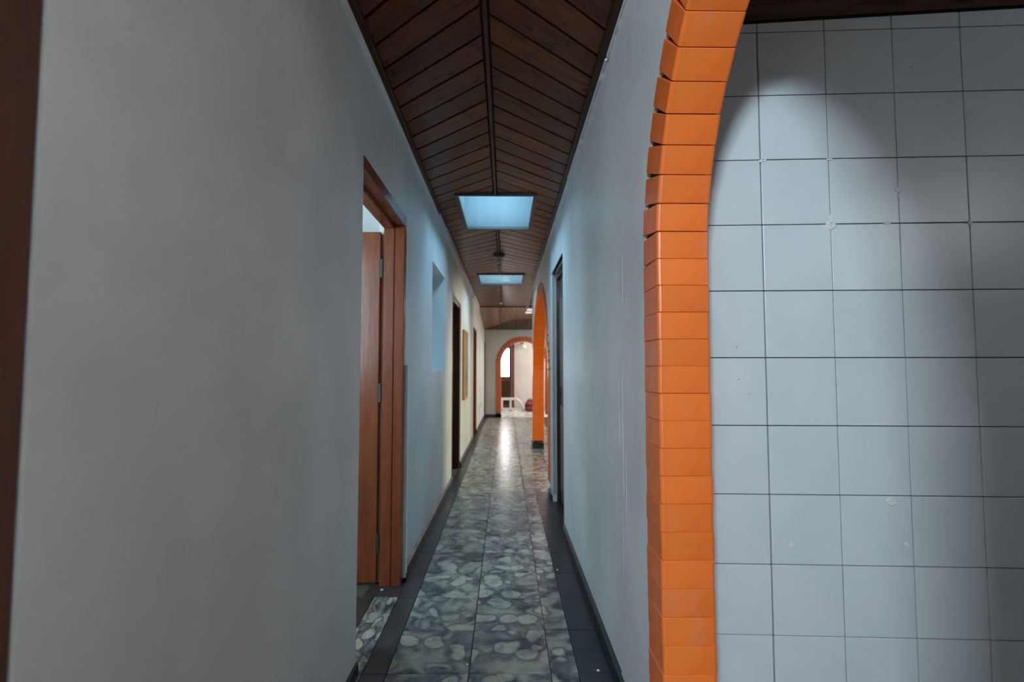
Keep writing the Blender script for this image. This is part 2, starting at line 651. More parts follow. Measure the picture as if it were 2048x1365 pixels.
# first door: open inwards
d = empty('door_2', LW['loc'], LW['rot'])
structure(d, 'glossy brown door standing open in the left wall, nearest doorway', 'door')
fr = MB().box(-.108, .004, LU(2.745), LU(2.803), 0, 1.935).build('jamb', M['brown'], d, .004)
MB().box(-.108, -.050, LU(2.738), LU(2.750), 0, 1.92).build('door_stop', M['brown'], d, .003)
MB().box(-.108, -.045, LU(1.968), LU(2.03), 0, 1.935).build('jamb', M['brown'], d, .004)
MB().box(-.108, .004, LU(1.966), LU(2.803), 1.936, 1.998).build('header', M['brown'], d, .004)
MB().box(-.108, -.050, LU(1.99), LU(2.745), 1.918, 1.937).build('door_stop', M['brown'], d, .003)
MB().box(-.86, -.128, LU(2.755), LU(2.793), 0.012, 1.905).build('door_leaf', M['brown'], d, .006)
for z in (0.22, 1.02, 1.70):
    hb = MB().box(-.130, -.106, LU(2.752), LU(2.758), z - .05, z + .05)
    hb.tube([(-.117, LU(2.750), z - .05), (-.117, LU(2.750), z + .05)], .006, 8)
    hb.build('hinge', M['metal_dark'], d)

# second and third doors: closed, in deep dark frames
for n, (a, b, h, lab) in enumerate(((5.15, 5.97, 1.905, 'dark brown door past the wall niche, with white frame edge'),
                                    (8.22, 9.06, 1.84, 'brown door in the left wall beyond the gilt framed picture'))):
    d = empty('door_%d' % (n + 3), LW['loc'], LW['rot'])
    structure(d, lab, 'door')
    mm = M['brown_dark'] if n == 0 else M['brown']
    MB().box(-.13, .002, LU(a), LU(a + .05), 0, h - .05).build('jamb', mm, d, .003)
    MB().box(-.13, .002, LU(b - .05), LU(b), 0, h - .05).build('jamb', mm, d, .003)
    MB().box(-.13, .002, LU(a), LU(b), h - .05, h).build('header', mm, d, .003)
    lf = MB().box(-.12, -.085, LU(a + .052), LU(b - .052), 0.012, h - .052).build('door_leaf', mm, d, .003)
    for z0, z1 in ((.15, .85), (1.0, h - .2)):
        MB().box(-.086, -.078, LU(a + .16), LU(b - .16), z0, z1).build('door_panel', mm, lf, .003)
    if n == 0:
        tr = MB().box(0.0, .012, LU(b), LU(b + .045), 0.07, h + .03)
        tr.box(0.0, .012, LU(a - .02), LU(b + .045), h, h + .035)
        tr.build('white_edge', M['lip'], d, .002)

# ------------------------------------------------------------------ right wall with two brick arches
RW = dict(loc=(0.424, 0, 0), rot=(0, 0, 0.0030))


def rightw(o):
    o.location = RW['loc']
    o.rotation_euler = RW['rot']
    return o


A1 = dict(c=0.690, z=1.448, a=0.657, b=0.657)
A2 = dict(c=6.10, z=1.06, a=1.24, b=0.97)
BR = 0.142      # radial depth of a brick
RT = 0.125
w = MB()


def arch_section(A, n=40, top=ZT, xf=0.0):
    a, b = A['a'] + BR - .006, A['b'] + BR - .006
    for k in range(n):
        t0 = math.pi * (1 - k / n)
        t1 = math.pi * (1 - (k + 1) / n)
        y0, y1 = A['c'] + a * math.cos(t0), A['c'] + a * math.cos(t1)
        z0, z1 = A['z'] + b * math.sin(t0), A['z'] + b * math.sin(t1)
        w.quadprism([(xf, y0, z0), (xf, y1, z1), (xf, y1, top), (xf, y0, top)],
                    [(RT, y0, z0), (RT, y1, z1), (RT, y1, top), (RT, y0, top)])
    return A['c'] - a, A['c'] + a


p0, p1 = arch_section(A1, xf=-.004)
w.box(-.004, RT, -2.55, p0, 0, ZT)  # lengthened unseen behind the viewer to keep rear room light out of the kitchen
w.box(-.004, RT, p1, 1.865, 0, ZT)
w.box(0, RT, 1.865, 3.645, 0, ZT)
w.box(0, RT, 3.645, 4.44, 1.99, ZT)
q0, q1 = arch_section(A2)
w.box(0, RT, 4.44, q0, 0, ZT)
w.box(0, RT, q1, q1 + .16, 0, ZT)
WR = rightw(w.build('wall_right', M['wall']))
structure(WR, 'white plastered corridor wall pierced by two orange brick arches', 'wall')

bb = MB()
for a, b in ((p1 + .02, 3.60), (4.50, q0 - .005)):
    bb.quadprism([(0.0, a, 0), (-.022, a, 0), (-.016, a, .050), (0.0, a, .060)],
                 [(0.0, b, 0), (-.022, b, 0), (-.016, b, .050), (0.0, b, .060)])
bb.box(-.02, RT + .02, q1 - BR - .012, q1 + .18, 0, .085)
o = rightw(bb.build('baseboard_right', M['black_tile']))
structure(o, 'black painted skirting along the right wall', 'baseboard')

# trowel ridges left in the plaster near the arch
for k, (y, z0, z1) in enumerate(((1.858, .85, 1.10), (1.80, .70, 1.15), (1.815, .40, .62), (1.76, .62, .85), (1.78, 1.38, 1.55))):
    rnd = random.Random(40 + k)
    lo, hi = [], []
    nn = 16
    yy = y
    for q in range(nn + 1):
        zz = z0 + (z1 - z0) * q / nn
        yy += rnd.uniform(-.0015, .0015)
        wd = .0016 * math.sin(math.pi * q / nn) * rnd.uniform(.4, 1.2) + .0002
        lo.append((yy - wd, zz))
        hi.append((yy + wd, zz))
    ribbon('plaster_ridge', lo, hi, -.0045, -.002, M['wall'], WR)

# right door
d = empty('door_5', RW['loc'], RW['rot'])
structure(d, 'dark brown door in the right wall of the corridor', 'door')
MB().box(.03, .13, 4.385, 4.44, 0, 1.93).build('jamb', M['brown_dark'], d, .003)
MB().box(.03, .13, 3.645, 3.70, 0, 1.93).build('jamb', M['brown_dark'], d, .003)
MB().box(.03, .13, 3.645, 4.44, 1.93, 1.99).build('header', M['brown_dark'], d, .003)
lf = MB().box(.055, .095, 3.705, 4.38, 0.012, 1.928).build('door_leaf', M['brown_dark'], d, .003)
for z0, z1 in ((.15, .85), (1.0, 1.75)):
    MB().box(.046, .056, 3.80, 4.28, z0, z1).build('door_panel', M['brown_dark'], lf, .003)
ed = MB().box(-.010, .03, 4.44, 4.475, 0.05, 2.02)
ed.box(-.010, .02, 3.645, 4.475, 1.99, 2.02)
ed.build('white_edge', M['wall'], d, .003)

# ------------------------------------------------------------------ brick arches


def brick_arch(name, A, pitch, depth, x0, x1, m, loc, rot, label, zbase=0.0, backing=True, bev=.006, radial=BR, thick=None):
    root = empty(name, loc, rot)
    tag(root, label, 'arch')
    thick = thick or pitch * .9935
    rr_ = .009
    ring = []
    for cx_, cy_, a0 in ((x1 - rr_, radial / 2 - rr_, 0), (x0 + rr_, radial / 2 - rr_, 90), (x0 + rr_, -radial / 2 + rr_, 180), (x1 - rr_, -radial / 2 + rr_, 270)):
        for q in range(4):
            an = R(a0 + 30 * q)
            ring.append((cx_ + rr_ * math.cos(an), cy_ + rr_ * math.sin(an)))
    cxm, t_ = (x0 + x1) / 2, .0014
    inner = [(cxm + (x - cxm) * .978, y * .978) for x, y in ring]
    mb = MB()
    for lay, z in ((inner, -thick / 2), (ring, -thick / 2 + t_), (ring, thick / 2 - t_), (inner, thick / 2)):
        mb.v += [(x, y, z) for x, y in lay]
    nr = len(ring)
    for la in range(3):
        for q in range(nr):
            q2 = (q + 1) % nr
            mb.f.append((la * nr + q, la * nr + q2, (la + 1) * nr + q2, (la + 1) * nr + q))
    mb.f += [tuple(reversed(range(nr))), tuple(3 * nr + q for q in range(nr))]
    me = mb.mesh('brick', m)
    out = []

    def put(y, z, ang):
        o = link('brick', me, root)
        o.location = (random.uniform(-.0012, .0012), y, z)
        o.rotation_euler = (ang + random.uniform(-.003, .003), 0, random.uniform(-.003, .003))
        return o
    # piers
    n = int((A['z'] - zbase) / pitch)
    z = A['z'] - pitch / 2
    for k in range(n):
        put(A['c'] + A['a'] + radial / 2, z, 0)
        put(A['c'] - A['a'] - radial / 2, z, math.pi)
        z -= pitch
    # voussoirs, evenly spaced along the intrados
    S_ = 6000
    pts = [(A['c'] + A['a'] * math.cos(math.pi * i / S_), A['z'] + A['b'] * math.sin(math.pi * i / S_)) for i in range(S_ + 1)]
    L = [0]
    for i in range(S_):
        L.append(L[-1] + math.hypot(pts[i + 1][0] - pts[i][0], pts[i + 1][1] - pts[i][1]))
    cnt = max(3, round(L[-1] / pitch))
    for k in range(cnt):
        s = L[-1] * (k + .5) / cnt
        i = min(range(S_ + 1), key=lambda j: abs(L[j] - s))
        t = math.pi * i / S_
        nrm = Vector((math.cos(t) / A['a'], math.sin(t) / A['b'])).normalized()
        put(pts[i][0] + nrm.x * radial / 2, pts[i][1] + nrm.y * radial / 2, math.atan2(nrm.y, nrm.x))
    if backing:
        b = MB()
        nn = 36
        prev = None
        xa, xb = x0 + .014, x1 - .014
        for k in range(nn + 1):
            t = math.pi * k / nn
            ring = [(A['c'] + (A['a'] + r) * math.cos(t), A['z'] + (A['b'] + r) * math.sin(t)) for r in (.012, radial - .001)]
            if prev:
                b.quadprism([(xa, *prev[0]), (xa, *prev[1]), (xb, *prev[1]), (xb, *prev[0])],
                            [(xa, *ring[0]), (xa, *ring[1]), (xb, *ring[1]), (xb, *ring[0])])
            prev = ring
        for s in (-1, 1):
            ys = sorted((A['c'] + s * (A['a'] + .012), A['c'] + s * (A['a'] + radial - .001)))
            b.box(xa, xb, ys[0], ys[1], zbase, A['z'])
        b.build('mortar', M['mortar'], root)
    return root


brick_arch('brick_arch', A1, 0.0728, BR, -.012, .130, M['orange'], RW['loc'], RW['rot'],
           'large orange painted brick arch in the foreground beside the white wall tiles')
brick_arch('brick_arch', A2, 0.0728, BR, -.012, .150, M['orange_far'], RW['loc'], RW['rot'],
           'orange brick arch in the right wall beyond the dark brown door', zbase=.085)

# ------------------------------------------------------------------ tiled kitchen wall
TA = R(-3.2)
TW = empty('wall_kitchen', (0.982, 1.500, 0), (0, 0, TA))
structure(TW, 'kitchen wall of square white glazed tiles with brown joints', 'wall')
MB().box(-.42, 1.3, .004, .14, 0, 2.40).build('tile_backing', M['grout'], TW)
P = 0.2022
wt_me = MB().box(-P / 2 + .0013, P / 2 - .0013, -.006, .004, -P / 2 + .0013, P / 2 - .0013).mesh('wall_tile', M['ceramic'], .0014, 2)
for c in range(-2, 5):
    for r in range(-6, 6):
        zc = 1.183 + P * (r + .5) - P * 0
        xc = P * (c + .5)
        if zc + P / 2 > 2.2:
            continue
        o = link('wall_tile', wt_me, TW)
        if c == -2:      # cut column beside the arch
            o.scale = (.985, 1, 1)
        o.location = (xc, random.uniform(-.0005, .0005), zc)
        o.rotation_euler = (random.uniform(-.003, .003), 0, random.uniform(-.003, .003))
# cut row under the wooden ceiling
for c in range(-2, 5):
    xc = P * (c + .5)
    zt = lambda x: 2.229 + .030 * x
    z0 = 1.183 + P * 5 + .0013
    a, b = xc - P / 2 + .0013, xc + P / 2 - .0013
    MB().quadprism([(a, -.006, z0), (b, -.006, z0), (b, -.006, zt(b)), (a, -.006, zt(a))],
                   [(a, .004, z0), (b, .004, z0), (b, .004, zt(b)), (a, .004, zt(a))]).build('wall_tile', M['ceramic'], TW, .001, 1)
# dabs of white filler over the joints
def dab(u, z, rx, rz, seed):
    rnd = random.Random(seed)
    b = MB()
    n = 14
    ring = [(u + rx * (.7 + .5 * rnd.random()) * math.cos(2 * math.pi * k / n), z + rz * (.7 + .5 * rnd.random()) * math.sin(2 * math.pi * k / n)) for k in range(n)]
    b.quadprism([(x, -.0062, zz) for x, zz in ring], [(u + (x - u) * .8, -.0085, z + (zz - z) * .8) for x, zz in ring])
    b.build('filler_dab', M['chip'], TW, smooth=False)
for i, q in enumerate(((.0, 1.583, .017, .014), (.0, 1.600, .006, .022), (.2022, 1.690, .011, .012), (.2022, 1.668, .005, .008), (.4044, 1.587, .009, .010),
                       (-.2022, 1.785, .008, .006), (.145, .762, .016, .013), (-.19, 1.787, .005, .005), (.003, 1.787, .012, .004), (.185, .640, .009, .008),
                       (.165, 1.586, .013, .003), (-.145, .634, .007, .010))):
    dab(*q, i)

# wooden ceiling over the kitchen
KC = empty('ceiling_kitchen', (0.982, 1.500, 2.231), (0, -0.030, TA))
structure(KC, 'dark old timber ceiling boards above the tiled wall', 'ceiling')
for k in range(28):
    zz = random.uniform(-.004, .004)
    o = MB().box(-.425, 1.62, -.011 - .14 * (k + 1) + .003, -.011 - .14 * k - .003, .002 + zz, .03 + zz).build('ceiling_plank', M['beam'], KC, .003, 1)
MB().box(-.425, 1.62, -4.1, .10, .034, .06).build('ceiling_backing', M['groove'], KC)

# ------------------------------------------------------------------ chevron plank ceiling over the corridor
SL = 0.0153
CE = empty('ceiling', (0, 1.0, 2.455), (-math.atan(SL), 0, 0))
structure(CE, 'dark varnished chevron plank ceiling with a central batten', 'ceiling')
XL, XR, XC = -0.575, 0.440, -0.078
Y_END = 8.50
sky1 = (-.362, .216, 2.60, 3.44)
sky2 = (-.372, .238, 5.46, 6.19)


def clip(poly, f):
    """keep the side where f(p) >= 0"""
    out = []
    for i, p in enumerate(poly):
        q = poly[(i + 1) % len(poly)]
        a, b = f(p), f(q)
        if a >= 0:
            out.append(p)
        if (a > 0 > b) or (a < 0 < b):
            t = a / (a - b)
            out.append((p[0] + (q[0] - p[0]) * t, p[1] + (q[1] - p[1]) * t))
    return out


def minus_rect(poly, r):
    x0, x1, y0, y1 = r
    parts = [clip(poly, lambda p: y0 - p[1]), clip(poly, lambda p: p[1] - y1)]
    mid = clip(clip(poly, lambda p: p[1] - y0), lambda p: y1 - p[1])
    if len(mid) > 2:
        parts += [clip(mid, lambda p: x0 - p[0]), clip(mid, lambda p: p[0] - x1)]
    return [p for p in parts if len(p) > 2]


def area2(p):
    return abs(sum(p[i][0] * p[(i + 1) % len(p)][1] - p[(i + 1) % len(p)][0] * p[i][1] for i in range(len(p)))) / 2


TAN = 0.885
PITCH = 0.155
ANG = math.atan(TAN)
GAP = 0.0080
for side in (-1, 1):
    xw = XL if side < 0 else XR
    reach = abs(xw - XC)
    k = -8
    while True:
        ya = .881 - .155 * 0 + PITCH * k + (0.0 if side < 0 else 0.045)
        k += 1
        if ya > Y_END:
            break
        yb = ya + PITCH - GAP * 2
        poly = [(XC + side * .018, ya + TAN * .018), (xw, ya + TAN * reach), (xw, yb + TAN * reach), (XC + side * .018, yb + TAN * .018)]
        poly = clip(clip(poly, lambda p: Y_END - p[1]), lambda p: p[1] + 0.9)
        if len(poly) < 3:
            continue
        pieces = [poly]
        for r in (sky1, sky2):
            pieces = [q for p in pieces for q in minus_rect(p, r)]
        pieces = [p for p in pieces if area2(p) > 1e-4]
        if not pieces:
            continue
        # mesh in the plank's own frame, so the grain runs along it
        cx = sum(p[0] for p in poly) / len(poly)
        cy = sum(p[1] for p in poly) / len(poly)
        rot = ANG * -1 if side < 0 else ANG
        ca, sa = math.cos(-rot), math.sin(-rot)
        b = MB()
        zz = random.uniform(-.0012, .0012)
        for p in pieces:
            loc = [((x - cx) * ca - (y - cy) * sa, (x - cx) * sa + (y - cy) * ca) for x, y in p]
            b.quadprism([(x, y, zz) for x, y in loc], [(x, y, .014) for x, y in loc])
        o = b.build('ceiling_plank', M['plank'], CE)
        o.location = (cx, cy, 0)
        o.rotation_euler = (0, 0, rot)
# backing above the planks, with the two openings
bk = MB()
for (a, b) in ((-.9, sky1[2]), (sky1[3], sky2[2]), (sky2[3], Y_END)):
    bk.box(-.60, .46, a, b, .008, .03)
for r in (sky1, sky2):
    bk.box(-.60, r[0], r[2], r[3], .008, .03)
    bk.box(r[1], .46, r[2], r[3], .008, .03)
bk.build('ceiling_backing', M['groove'], CE)
# central batten: flat strip with a raised bead
for a, b in ((-.9, sky1[2]), (sky1[3], sky2[2]), (sky2[3], Y_END)):
    MB().box(XC - .0075, XC + .0075, a, b, -.010, .012).build('batten', M['batten'], CE, .003, 2)
# edge mouldings
for name, x0, x1 in (('edge_moulding', XL - .005, XL + .052), ('edge_moulding', XR - .062, XR - .002)):
    MB().box(x0, x1, -.9, Y_END, -.018, .010).build(name, M['plank_dark'], CE, .006)
MB().box(XL, XR + .3, Y_END - .01, Y_END + .03, -.016, .02).build('end_moulding', M['plank_dark'], CE, .003)

# ragged plaster lip under the ceiling, both sides
def lip(parent, x0, x1, ya, yb, zf, amp, seed, m, yoff=0.0):
    rnd = random.Random(seed)
    lo, hi = [], []
    y = ya
    wv = 0.0
    while y < yb:
        wv = .75 * wv + .25 * rnd.uniform(-1, 1)
        z = zf(y)
        lo.append((y - yoff, z - .020 - amp * (.6 + 1.3 * wv + .5 * rnd.random())))
        hi.append((y - yoff, z + .02))
        y += .045
    ribbon('plaster_lip', lo, hi, x0, x1, m, parent)


zc_ = lambda y: 2.455 - SL * (y - 1.0)
lip(WL, 0.0, .016, 1.2, 4.0, zc_, .006, 1, M['wall'], 0.6)
lip(WL, 0.0, .030, 4.0, 9.45, lambda y: zc_(y) - .010, .026, 2, M['lip'], 0.6)
lip(WR, -.012, 0.0, 1.3, 2.0, zc_, .010, 3, M['wall'])
lip(WR, -.013, 0.0, 2.0, 3.3, zc_, .013, 4, M['lip'])
lip(WR, -.010, 0.0, 3.3, 7.4, zc_, .008, 5, M['wall'])

# ------------------------------------------------------------------ skylights
for (r, lab) in ((sky1, 'near roof light glowing pale blue in the plank ceiling'),
                        (sky2, 'far roof light beyond the ceiling lamp holder')):
    x0, x1, y0, y1 = r
    root = empty('skylight', CE.matrix_basis @ Vector(((x0 + x1) / 2, (y0 + y1) / 2, 0)), CE.rotation_euler)
    tag(root, lab, 'skylight', 'roof lights of the corridor')
    hx, hy = (x1 - x0) / 2, (y1 - y0) / 2
    f = .018
    fr = MB()
    fr.box(-hx - .012, -hx + f, -hy - .012, hy + .012, -.014, .03)
    fr.box(hx - f, hx + .012, -hy - .012, hy + .012, -.014, .03)
    fr.box(-hx + f, hx - f, -hy - .012, -hy + f * .6, -.014, .03)
    fr.box(-hx + f, hx - f, hy - f * .6, hy + .012, -.014, .03)
    fr.build('frame', M['metal_dark'], root, .002, 1)
    MB().box(-hx + f * .8, hx - f * .8, -hy + .008, hy - .008, .010, .0105).build('pane', M['pane'], root)
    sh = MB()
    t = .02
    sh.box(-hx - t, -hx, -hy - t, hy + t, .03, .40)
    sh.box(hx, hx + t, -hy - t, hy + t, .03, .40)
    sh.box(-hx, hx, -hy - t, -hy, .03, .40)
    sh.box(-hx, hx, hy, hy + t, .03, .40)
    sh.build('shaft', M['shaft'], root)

# ------------------------------------------------------------------ ceiling lamp holder
def on_ceiling(x, y):
    return (x, y, 2.455 - SL * (y - 1.0))


root = empty('ceiling_lamp', on_ceiling(-.080, 5.43), CE.rotation_euler)
tag(root, 'round ceiling lamp holder without bulb between the two roof lights', 'lamp')
MB().lathe([(.066, 0.0), (.066, -.012), (.058, -.020), (.040, -.022)][::-1]).build('ceiling_plate', M['metal_dark'], root)
MB().lathe([(.040, -.022), (.046, -.030), (.040, -.042), (.024, -.050)][::-1]).build('collar', M['bulb'], root, smooth=True)
MB().lathe([(.022, -.048), (.021, -.085), (.016, -.088)][::-1]).build('socket', M['bulb'], root, smooth=False)
root = empty('ceiling_hook', on_ceiling(-.09, 9.0), CE.rotation_euler)
tag(root, 'small white cup fixed to the far end of the plank ceiling', 'hook')
MB().lathe([(.020, 0.002), (.022, -.010), (.012, -.026), (.006, -.03)][::-1], seg=14).build('cup', M['white_paint'], root, smooth=True)

# ------------------------------------------------------------------ end of the corridor
EY = 12.0
A3 = dict(c=0.0, z=1.275, a=0.52, b=0.52)
AX = 0.405
w = MB()
a = A3['a'] + .115
n = 36
for k in range(n):
    t0, t1 = math.pi * (1 - k / n), math.pi * (1 - (k + 1) / n)
    xa, xb = AX + a * math.cos(t0), AX + a * math.cos(t1)
    za, zb = A3['z'] + a * math.sin(t0), A3['z'] + a * math.sin(t1)
    w.quadprism([(xa, EY, za), (xb, EY, zb), (xb, EY, ZT), (xa, EY, ZT)],
                [(xa, EY + .13, za), (xb, EY + .13, zb), (xb, EY + .13, ZT), (xa, EY + .13, ZT)])
w.box(-2.0, AX - a, EY, EY + .13, 0, ZT)
w.box(AX + a, 4.1, EY, EY + .13, 0, ZT)
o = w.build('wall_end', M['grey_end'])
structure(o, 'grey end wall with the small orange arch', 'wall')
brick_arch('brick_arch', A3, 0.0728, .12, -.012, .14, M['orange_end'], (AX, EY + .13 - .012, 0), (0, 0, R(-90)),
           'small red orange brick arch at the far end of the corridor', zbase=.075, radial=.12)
bb = MB().box(-.52, AX - .52, EY - .022, EY, 0, .075)
bb.box(AX - .64, AX - .515, EY - .022, EY + .15, 0, .075)
structure(bb.build('baseboard_end', M['black_tile']), 'black skirting under the far arch', 'baseboard')
o = MB().box(-.530, -.492, EY - .045, EY, 0.0, 1.80).build('trim_1', M['brown_dark'], None, .003)
structure(o, 'thin dark brown post in the far left corner', 'trim')

# sloping boards between the plank ceiling and the end wall
ES = empty('ceiling_slope', (0, 0, 0))
structure(ES, 'reddish sloping board ceiling dropping to the far arch wall', 'ceiling')
zs0 = 2.455 - SL * 8.5
yA, zA = 9.52, zs0
yB, zB = 11.25, 2.275
slope = lambda y: zA + (zB - zA) * (y - yA) / (yB - yA)
xs = [-.62 + .115 * i for i in range(12)]
for i in range(len(xs) - 1):
    a_, b_ = xs[i], xs[i + 1] - .004
    def yend(x):
        return yB + (EY - yB) * max(0.0, min(1.0, (.22 - x) / .76))
    def zend(x):
        return zB + (2.085 - zB) * max(0.0, min(1.0, (.22 - x) / .76))
    MB().quadprism([(a_, yA, zA), (b_, yA, zA), (b_, yend(b_), zend(b_)), (a_, yend(a_), zend(a_))],
                   [(a_, yA, zA + .02), (b_, yA, zA + .02), (b_, yend(b_), zend(b_) + .02), (a_, yend(a_), zend(a_) + .02)]).build('ceiling_plank', M['slope_wood'], ES)
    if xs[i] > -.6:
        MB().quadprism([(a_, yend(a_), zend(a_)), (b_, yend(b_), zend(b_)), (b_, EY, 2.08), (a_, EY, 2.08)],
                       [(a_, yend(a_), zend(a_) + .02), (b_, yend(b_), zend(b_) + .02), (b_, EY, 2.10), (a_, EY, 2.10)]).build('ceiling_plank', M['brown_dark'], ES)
# two small glass tiles in the slope
for y0, y1, x0, x1 in ((9.80, 9.98, .415, .52), (10.18, 10.36, .40, .53)):
    z0, z1 = slope(y0) - .012, slope(y1) - .012
    o = MB().quadprism([(x0, y0, z0), (x1, y0, z0), (x1, y1, z1), (x0, y1, z1)],
                       [(x0, y0, z0 + .01), (x1, y0, z0 + .01), (x1, y1, z1 + .01), (x0, y1, z1 + .01)]).build('glass_roof_tile', M['glass_tile'], ES)

# ------------------------------------------------------------------ neighbouring rooms
rm = MB()
rm.box(-3.1, -.73, 3.60, 3.75, 0, 2.5)       # bedroom far wall
rm.box(-3.1, -.73, 1.05, 1.20, 0, 2.5)
rm.box(-3.2, -3.05, 1.05, 3.75, 0, 2.5)
structure(rm.build('wall_bedroom', M['wall']), 'pale bedroom wall glimpsed above the open door', 'wall')
structure(MB().box(-3.2, -.60, 1.05, 3.75, 2.50, 2.56).build('ceiling_bedroom', M['plain_ceiling']), 'plain bedroom ceiling', 'ceiling')
rm = MB()
rm.box(.57, 4.2, 4.46, 4.58, 0, 2.5)
rm.box(4.06, 4.2, 4.46, 12.1, 0, 2.5)
structure(rm.build('wall_living', M['wall_cream']), 'cream living room wall beyond the second arch', 'wall')
structure(MB().box(.45, 4.2, 4.46, 12.13, 2.50, 2.56).build('ceiling_living', M['plain_ceiling']), 'plain living room ceiling', 'ceiling')
structure(MB().box(-.62, .62, 9.4, 12.13, 2.52, 2.56).build('ceiling_lobby', M['plain_ceiling']), 'boarding above the far sloping ceiling', 'ceiling')
# front room
FY = 14.34
rm = MB()
rm.box(-2.0, -.78, FY, FY + .14, 0, 2.5)
rm.box(.24, 3.0, FY, FY + .14, 0, 2.5)
rm.box(-.78, .24, FY, FY + .14, 2.08, 2.5)
rm.box(-2.1, -2.0, 12.13, FY + .14, 0, 2.5)
rm.box(2.96, 3.1, 12.13, FY + .14, 0, 2.5)
structure(rm.build('wall_front', M['wall_far']), 'pale wall of the bright front room', 'wall')
structure(MB().box(-2.1, 3.1, 12.13, FY + .14, 2.5, 2.56).build('ceiling_front', M['plain_ceiling']), 'plain front room ceiling', 'ceiling')
# room behind the camera
rm = MB()
rm.box(-1.6, 2.7, -2.55, -2.42, 0, 2.6)
rm.box(-1.7, -1.58, -2.55, -.2, 0, 2.6)
rm.box(2.60, 2.72, -2.55, 1.6, 0, 2.6)
rm.box(-1.6, -.57, -.34, -.22, 0, 2.6)
structure(rm.build('wall_rear', M['wall_shade']), 'plain walls of the room behind the viewer', 'wall')
structure(MB().box(-1.7, .60, -2.55, .12, 2.47, 2.53).build('ceiling_rear', M['plain_ceiling']), 'plain ceiling behind the viewer', 'ceiling')

# frames of the windows that light those rooms
def window_frame(n, cx, cy, cz, wd, ht, along, label):
    b = MB()
    for u0, u1, v0, v1 in ((-wd / 2 - .06, -wd / 2, -ht / 2 - .06, ht / 2 + .06), (wd / 2, wd / 2 + .06, -ht / 2 - .06, ht / 2 + .06),
                           (-wd / 2, wd / 2, -ht / 2 - .06, -ht / 2), (-wd / 2, wd / 2, ht / 2, ht / 2 + .06)):
        if along == 'Y':
            b.box(cx - .03, cx + .03, cy + u0, cy + u1, cz + v0, cz + v1)
        else:
            b.box(cx + u0, cx + u1, cy - .03, cy + .03, cz + v0, cz + v1)
    structure(b.build('window_%d' % n, M['white_paint']), label, 'window')


window_frame(1, 4.03, 5.7, 1.5, 1.8, 1.4, 'Y', 'white window frame of the living room')
window_frame(2, 4.03, 10.0, 1.5, 1.8, 1.4, 'Y', 'white rear window frame of the living room')
window_frame(3, 2.93, 13.25, 1.7, 1.8, 1.4, 'Y', 'white window frame of the front room')
window_frame(4, -1.75, 1.23, 1.6, 1.0, 1.0, 'X', 'white window frame of the bedroom')
window_frame(5, -.98, -2.39, 2.33, .55, .24, 'X', 'high window frame behind the viewer')

# front door with a bright glazed upper panel
d = empty('door_6', (0, FY, 0))
structure(d, 'reddish brown front door with a bright glazed upper panel', 'door')
MB().box(.165, .235, -.03, .10, 0, 2.07).build('jamb', M['brown_far'], d, .004)
MB().box(-.775, -.705, -.03, .10, 0, 2.07).build('jamb', M['brown_far'], d, .004)
MB().box(-.705, .165, -.03, .10, 2.0, 2.07).build('header', M['brown_far'], d, .004)
lf = MB().box(-.70, .16, .02, .06, .01, .93)
lf.box(.09, .16, .02, .06, .93, 2.0).box(-.70, -.63, .02, .06, .93, 2.0).box(-.63, .09, .02, .06, 1.72, 2.0)
lf = lf.build('door_leaf', M['brown_far'], d)
MB().box(-.63, .09, .035, .045, .93, 1.72).build('pane', M['window_glow'], lf)
for x0, x1 in ((-.64, -.32), (-.22, .09)):
    MB().box(x0, x1, .008, .022, .16, .80).build('door_panel', M['brown_dark'], lf, .003)

# ------------------------------------------------------------------ things
# picture on the left wall
pc = empty('framed_picture', Matrix.Translation(LW['loc']) @ Matrix.Rotation(LW['rot'][2], 4, 'Z') @ Vector((0.0, LU(6.55), .76)), LW['rot'])
tag(pc, 'tall gilt framed picture hanging between the two far left doors', 'picture')
fw, fh = .27, .88
f = MB()
f.box(0, .030, -fw, -fw + .03, 0, fh).box(0, .030, fw - .03, fw, 0, fh).box(0, .030, -fw + .03, fw - .03, 0, .03).box(0, .030, -fw + .03, fw - .03, fh - .03, fh)
f.build('frame', M['gold'], pc, .004, 1)
pm = mat('picture_print', (.2, .1, .08), .4)
g = N(pm)
pv = g.coords(rnd=False)
pn = g.noise(pv, 5, 3)
g.l(g.ramp(pn, [(.35, (.20, .05, .035)), (.5, (.25, .20, .18)), (.65, (.30, .22, .15))]), g.b.inputs['Base Color'])
MB().box(.004, .024, -fw + .03, fw - .03, .03, fh - .03).build('print', pm, pc)

# wall sockets
for y, lab in ((9.75, 'pale wall socket nearer the third left door'), (10.6, 'pale wall socket nearer the far corner')):
    s = empty('wall_socket', Matrix.Translation(LW['loc']) @ Matrix.Rotation(LW['rot'][2], 4, 'Z') @ Vector((0.0, LU(y), .40)), LW['rot'])
    tag(s, lab, 'socket', 'sockets on the left wall')
    MB().box(0, .008, -.04, .04, -.06, .06).build('plate', M['wall_cream'], s, .002, 1)
    MB().box(.008, .011, -.02, .02, -.03, .03).build('outlet', M['bulb'], s)

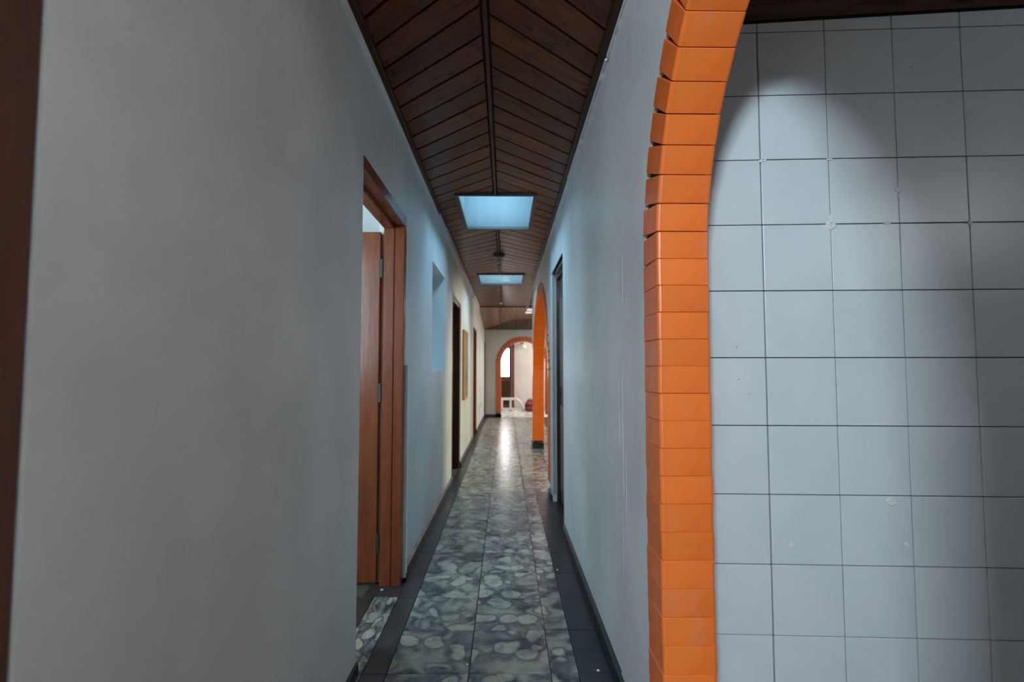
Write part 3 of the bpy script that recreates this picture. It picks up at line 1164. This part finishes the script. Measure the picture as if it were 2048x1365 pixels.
# low white frame by the front door
b = empty('cot_frame', (.0, 13.75, 0), (0, 0, 0))
tag(b, 'low white cot frame standing before the front door', 'frame')
for y in (0, .38):
    MB().box(-.62, .30, y, y + .035, .30, .345).build('rail', M['white_paint'], b, .004, 1)
    MB().box(-.62, .44, y, y + .035, .02, .06).build('rail', M['white_paint'], b, .004, 1)
    for x in (-.60, -.13, .10):
        MB().box(x, x + .045, y, y + .035, 0, .31).build('leg', M['white_paint'], b, .004, 1)
    MB().tube([(.26, y + .017, .325), (.34, y + .017, .30), (.42, y + .017, .22), (.46, y + .017, .10), (.46, y + .017, 0.0)], .02, 8).build('curved_end', M['white_paint'], b, smooth=True)
MB().box(.26, .30, .035, .38, .30, .345).build('crossbar', M['white_paint'], b, .003, 1)
MB().box(-.62, -.58, .035, .38, .30, .345).build('crossbar', M['white_paint'], b, .003, 1)

# bags at the foot of the pale wall
red = mat('red_fabric', (.60, .012, .025), .5)
char = mat('charcoal_fabric', (.05, .045, .05), .55)
maroon = mat('maroon_fabric', (.16, .015, .025), .6)


def blob(cx, cy, cz, rx, ry, rz, seed, p=2.4, n=14, flat=None):
    rnd = random.Random(seed)
    b = MB()
    i0 = 0
    rows = n // 2 + 1
    for i in range(rows + 1):
        ph = -math.pi / 2 + math.pi * i / rows
        for k in range(n):
            th = 2 * math.pi * k / n
            cs = lambda v: math.copysign(abs(v) ** (2 / p), v)
            j = 1 + rnd.uniform(-.05, .05)
            b.v.append((cx + rx * cs(math.cos(ph)) * cs(math.cos(th)) * j, cy + ry * cs(math.cos(ph)) * cs(math.sin(th)) * j, max(0.0, cz + rz * cs(math.sin(ph)) * j)))
    for i in range(rows):
        for k in range(n):
            k2 = (k + 1) % n
            b.f.append((i * n + k, i * n + k2, (i + 1) * n + k2, (i + 1) * n + k))
    return b


bag = empty('backpack', (.69, 14.04, 0.0))
tag(bag, 'dark rounded backpack with a bright red patch by the far wall', 'backpack')
blob(0, 0, .14, .17, .14, .145, 3).build('body', char, bag, smooth=True)
blob(-.055, -.125, .19, .065, .03, .05, 4).build('pocket', red, bag, smooth=True)
MB().tube([(-.10, -.02, .27), (-.06, -.02, .31), (.02, -.02, .31), (.06, -.02, .27)], .012, 8).build('handle', char, bag, smooth=True)
b2 = empty('duffel_bag', (.645, 13.72, 0.0))
tag(b2, 'flat maroon bag lying on the floor before the backpack', 'bag')
blob(0, 0, .055, .14, .11, .055, 5).build('body', maroon, b2, smooth=True)
MB().tube([(-.09, -.06, .09), (-.04, -.07, .12), (.03, -.07, .12), (.08, -.06, .09)], .008, 6).build('handle', red, b2, smooth=True)

# wall lamp in the front room
wl = empty('wall_lamp', (.47, FY, 1.80))
tag(wl, 'small wall lamp with a frosted shade seen through the far arch', 'lamp')
MB().box(-.04, .04, -.03, 0, -.02, .10).build('bracket', M['gold'], wl, .004, 1)
MB().lathe([(.05, .04), (.10, -.03), (.11, -.07), (.105, -.07), (.02, .035)][::-1], (0, -.12, .0), 20).build('shade', M['white_paint'], wl, smooth=True)
MB().tube([(0, -.02, .06), (0, -.08, .075), (0, -.12, .045)], .008, 8).build('arm', M['gold'], wl, smooth=True)

# chips of plaster on the floor
def chip(x, y, s, seed, lab):
    rnd = random.Random(seed)
    n = 7
    ring = [(s * (.6 + .6 * rnd.random()) * math.cos(2 * math.pi * k / n), s * .7 * (.6 + .6 * rnd.random()) * math.sin(2 * math.pi * k / n)) for k in range(n)]
    o = MB().quadprism([(a, b_, 0.0) for a, b_ in ring], [(a * .7, b_ * .7, .004) for a, b_ in ring]).build('plaster_chip', M['chip'])
    o.location = (x, y, .001)
    tag(o, lab, 'chip', 'plaster chips on the floor')


chip(.352, 1.985, .0075, 1, 'largest white plaster chip, on the black band by the right wall')
chip(-.645, 2.70, .008, 2, 'white plaster chip on the sill of the first doorway')
chip(-.150, 2.03, .006, 3, 'small pale chip on the marbled tiles near the viewer')
chip(.295, 2.95, .006, 4, 'tiny pale chip on the black band below the right door')
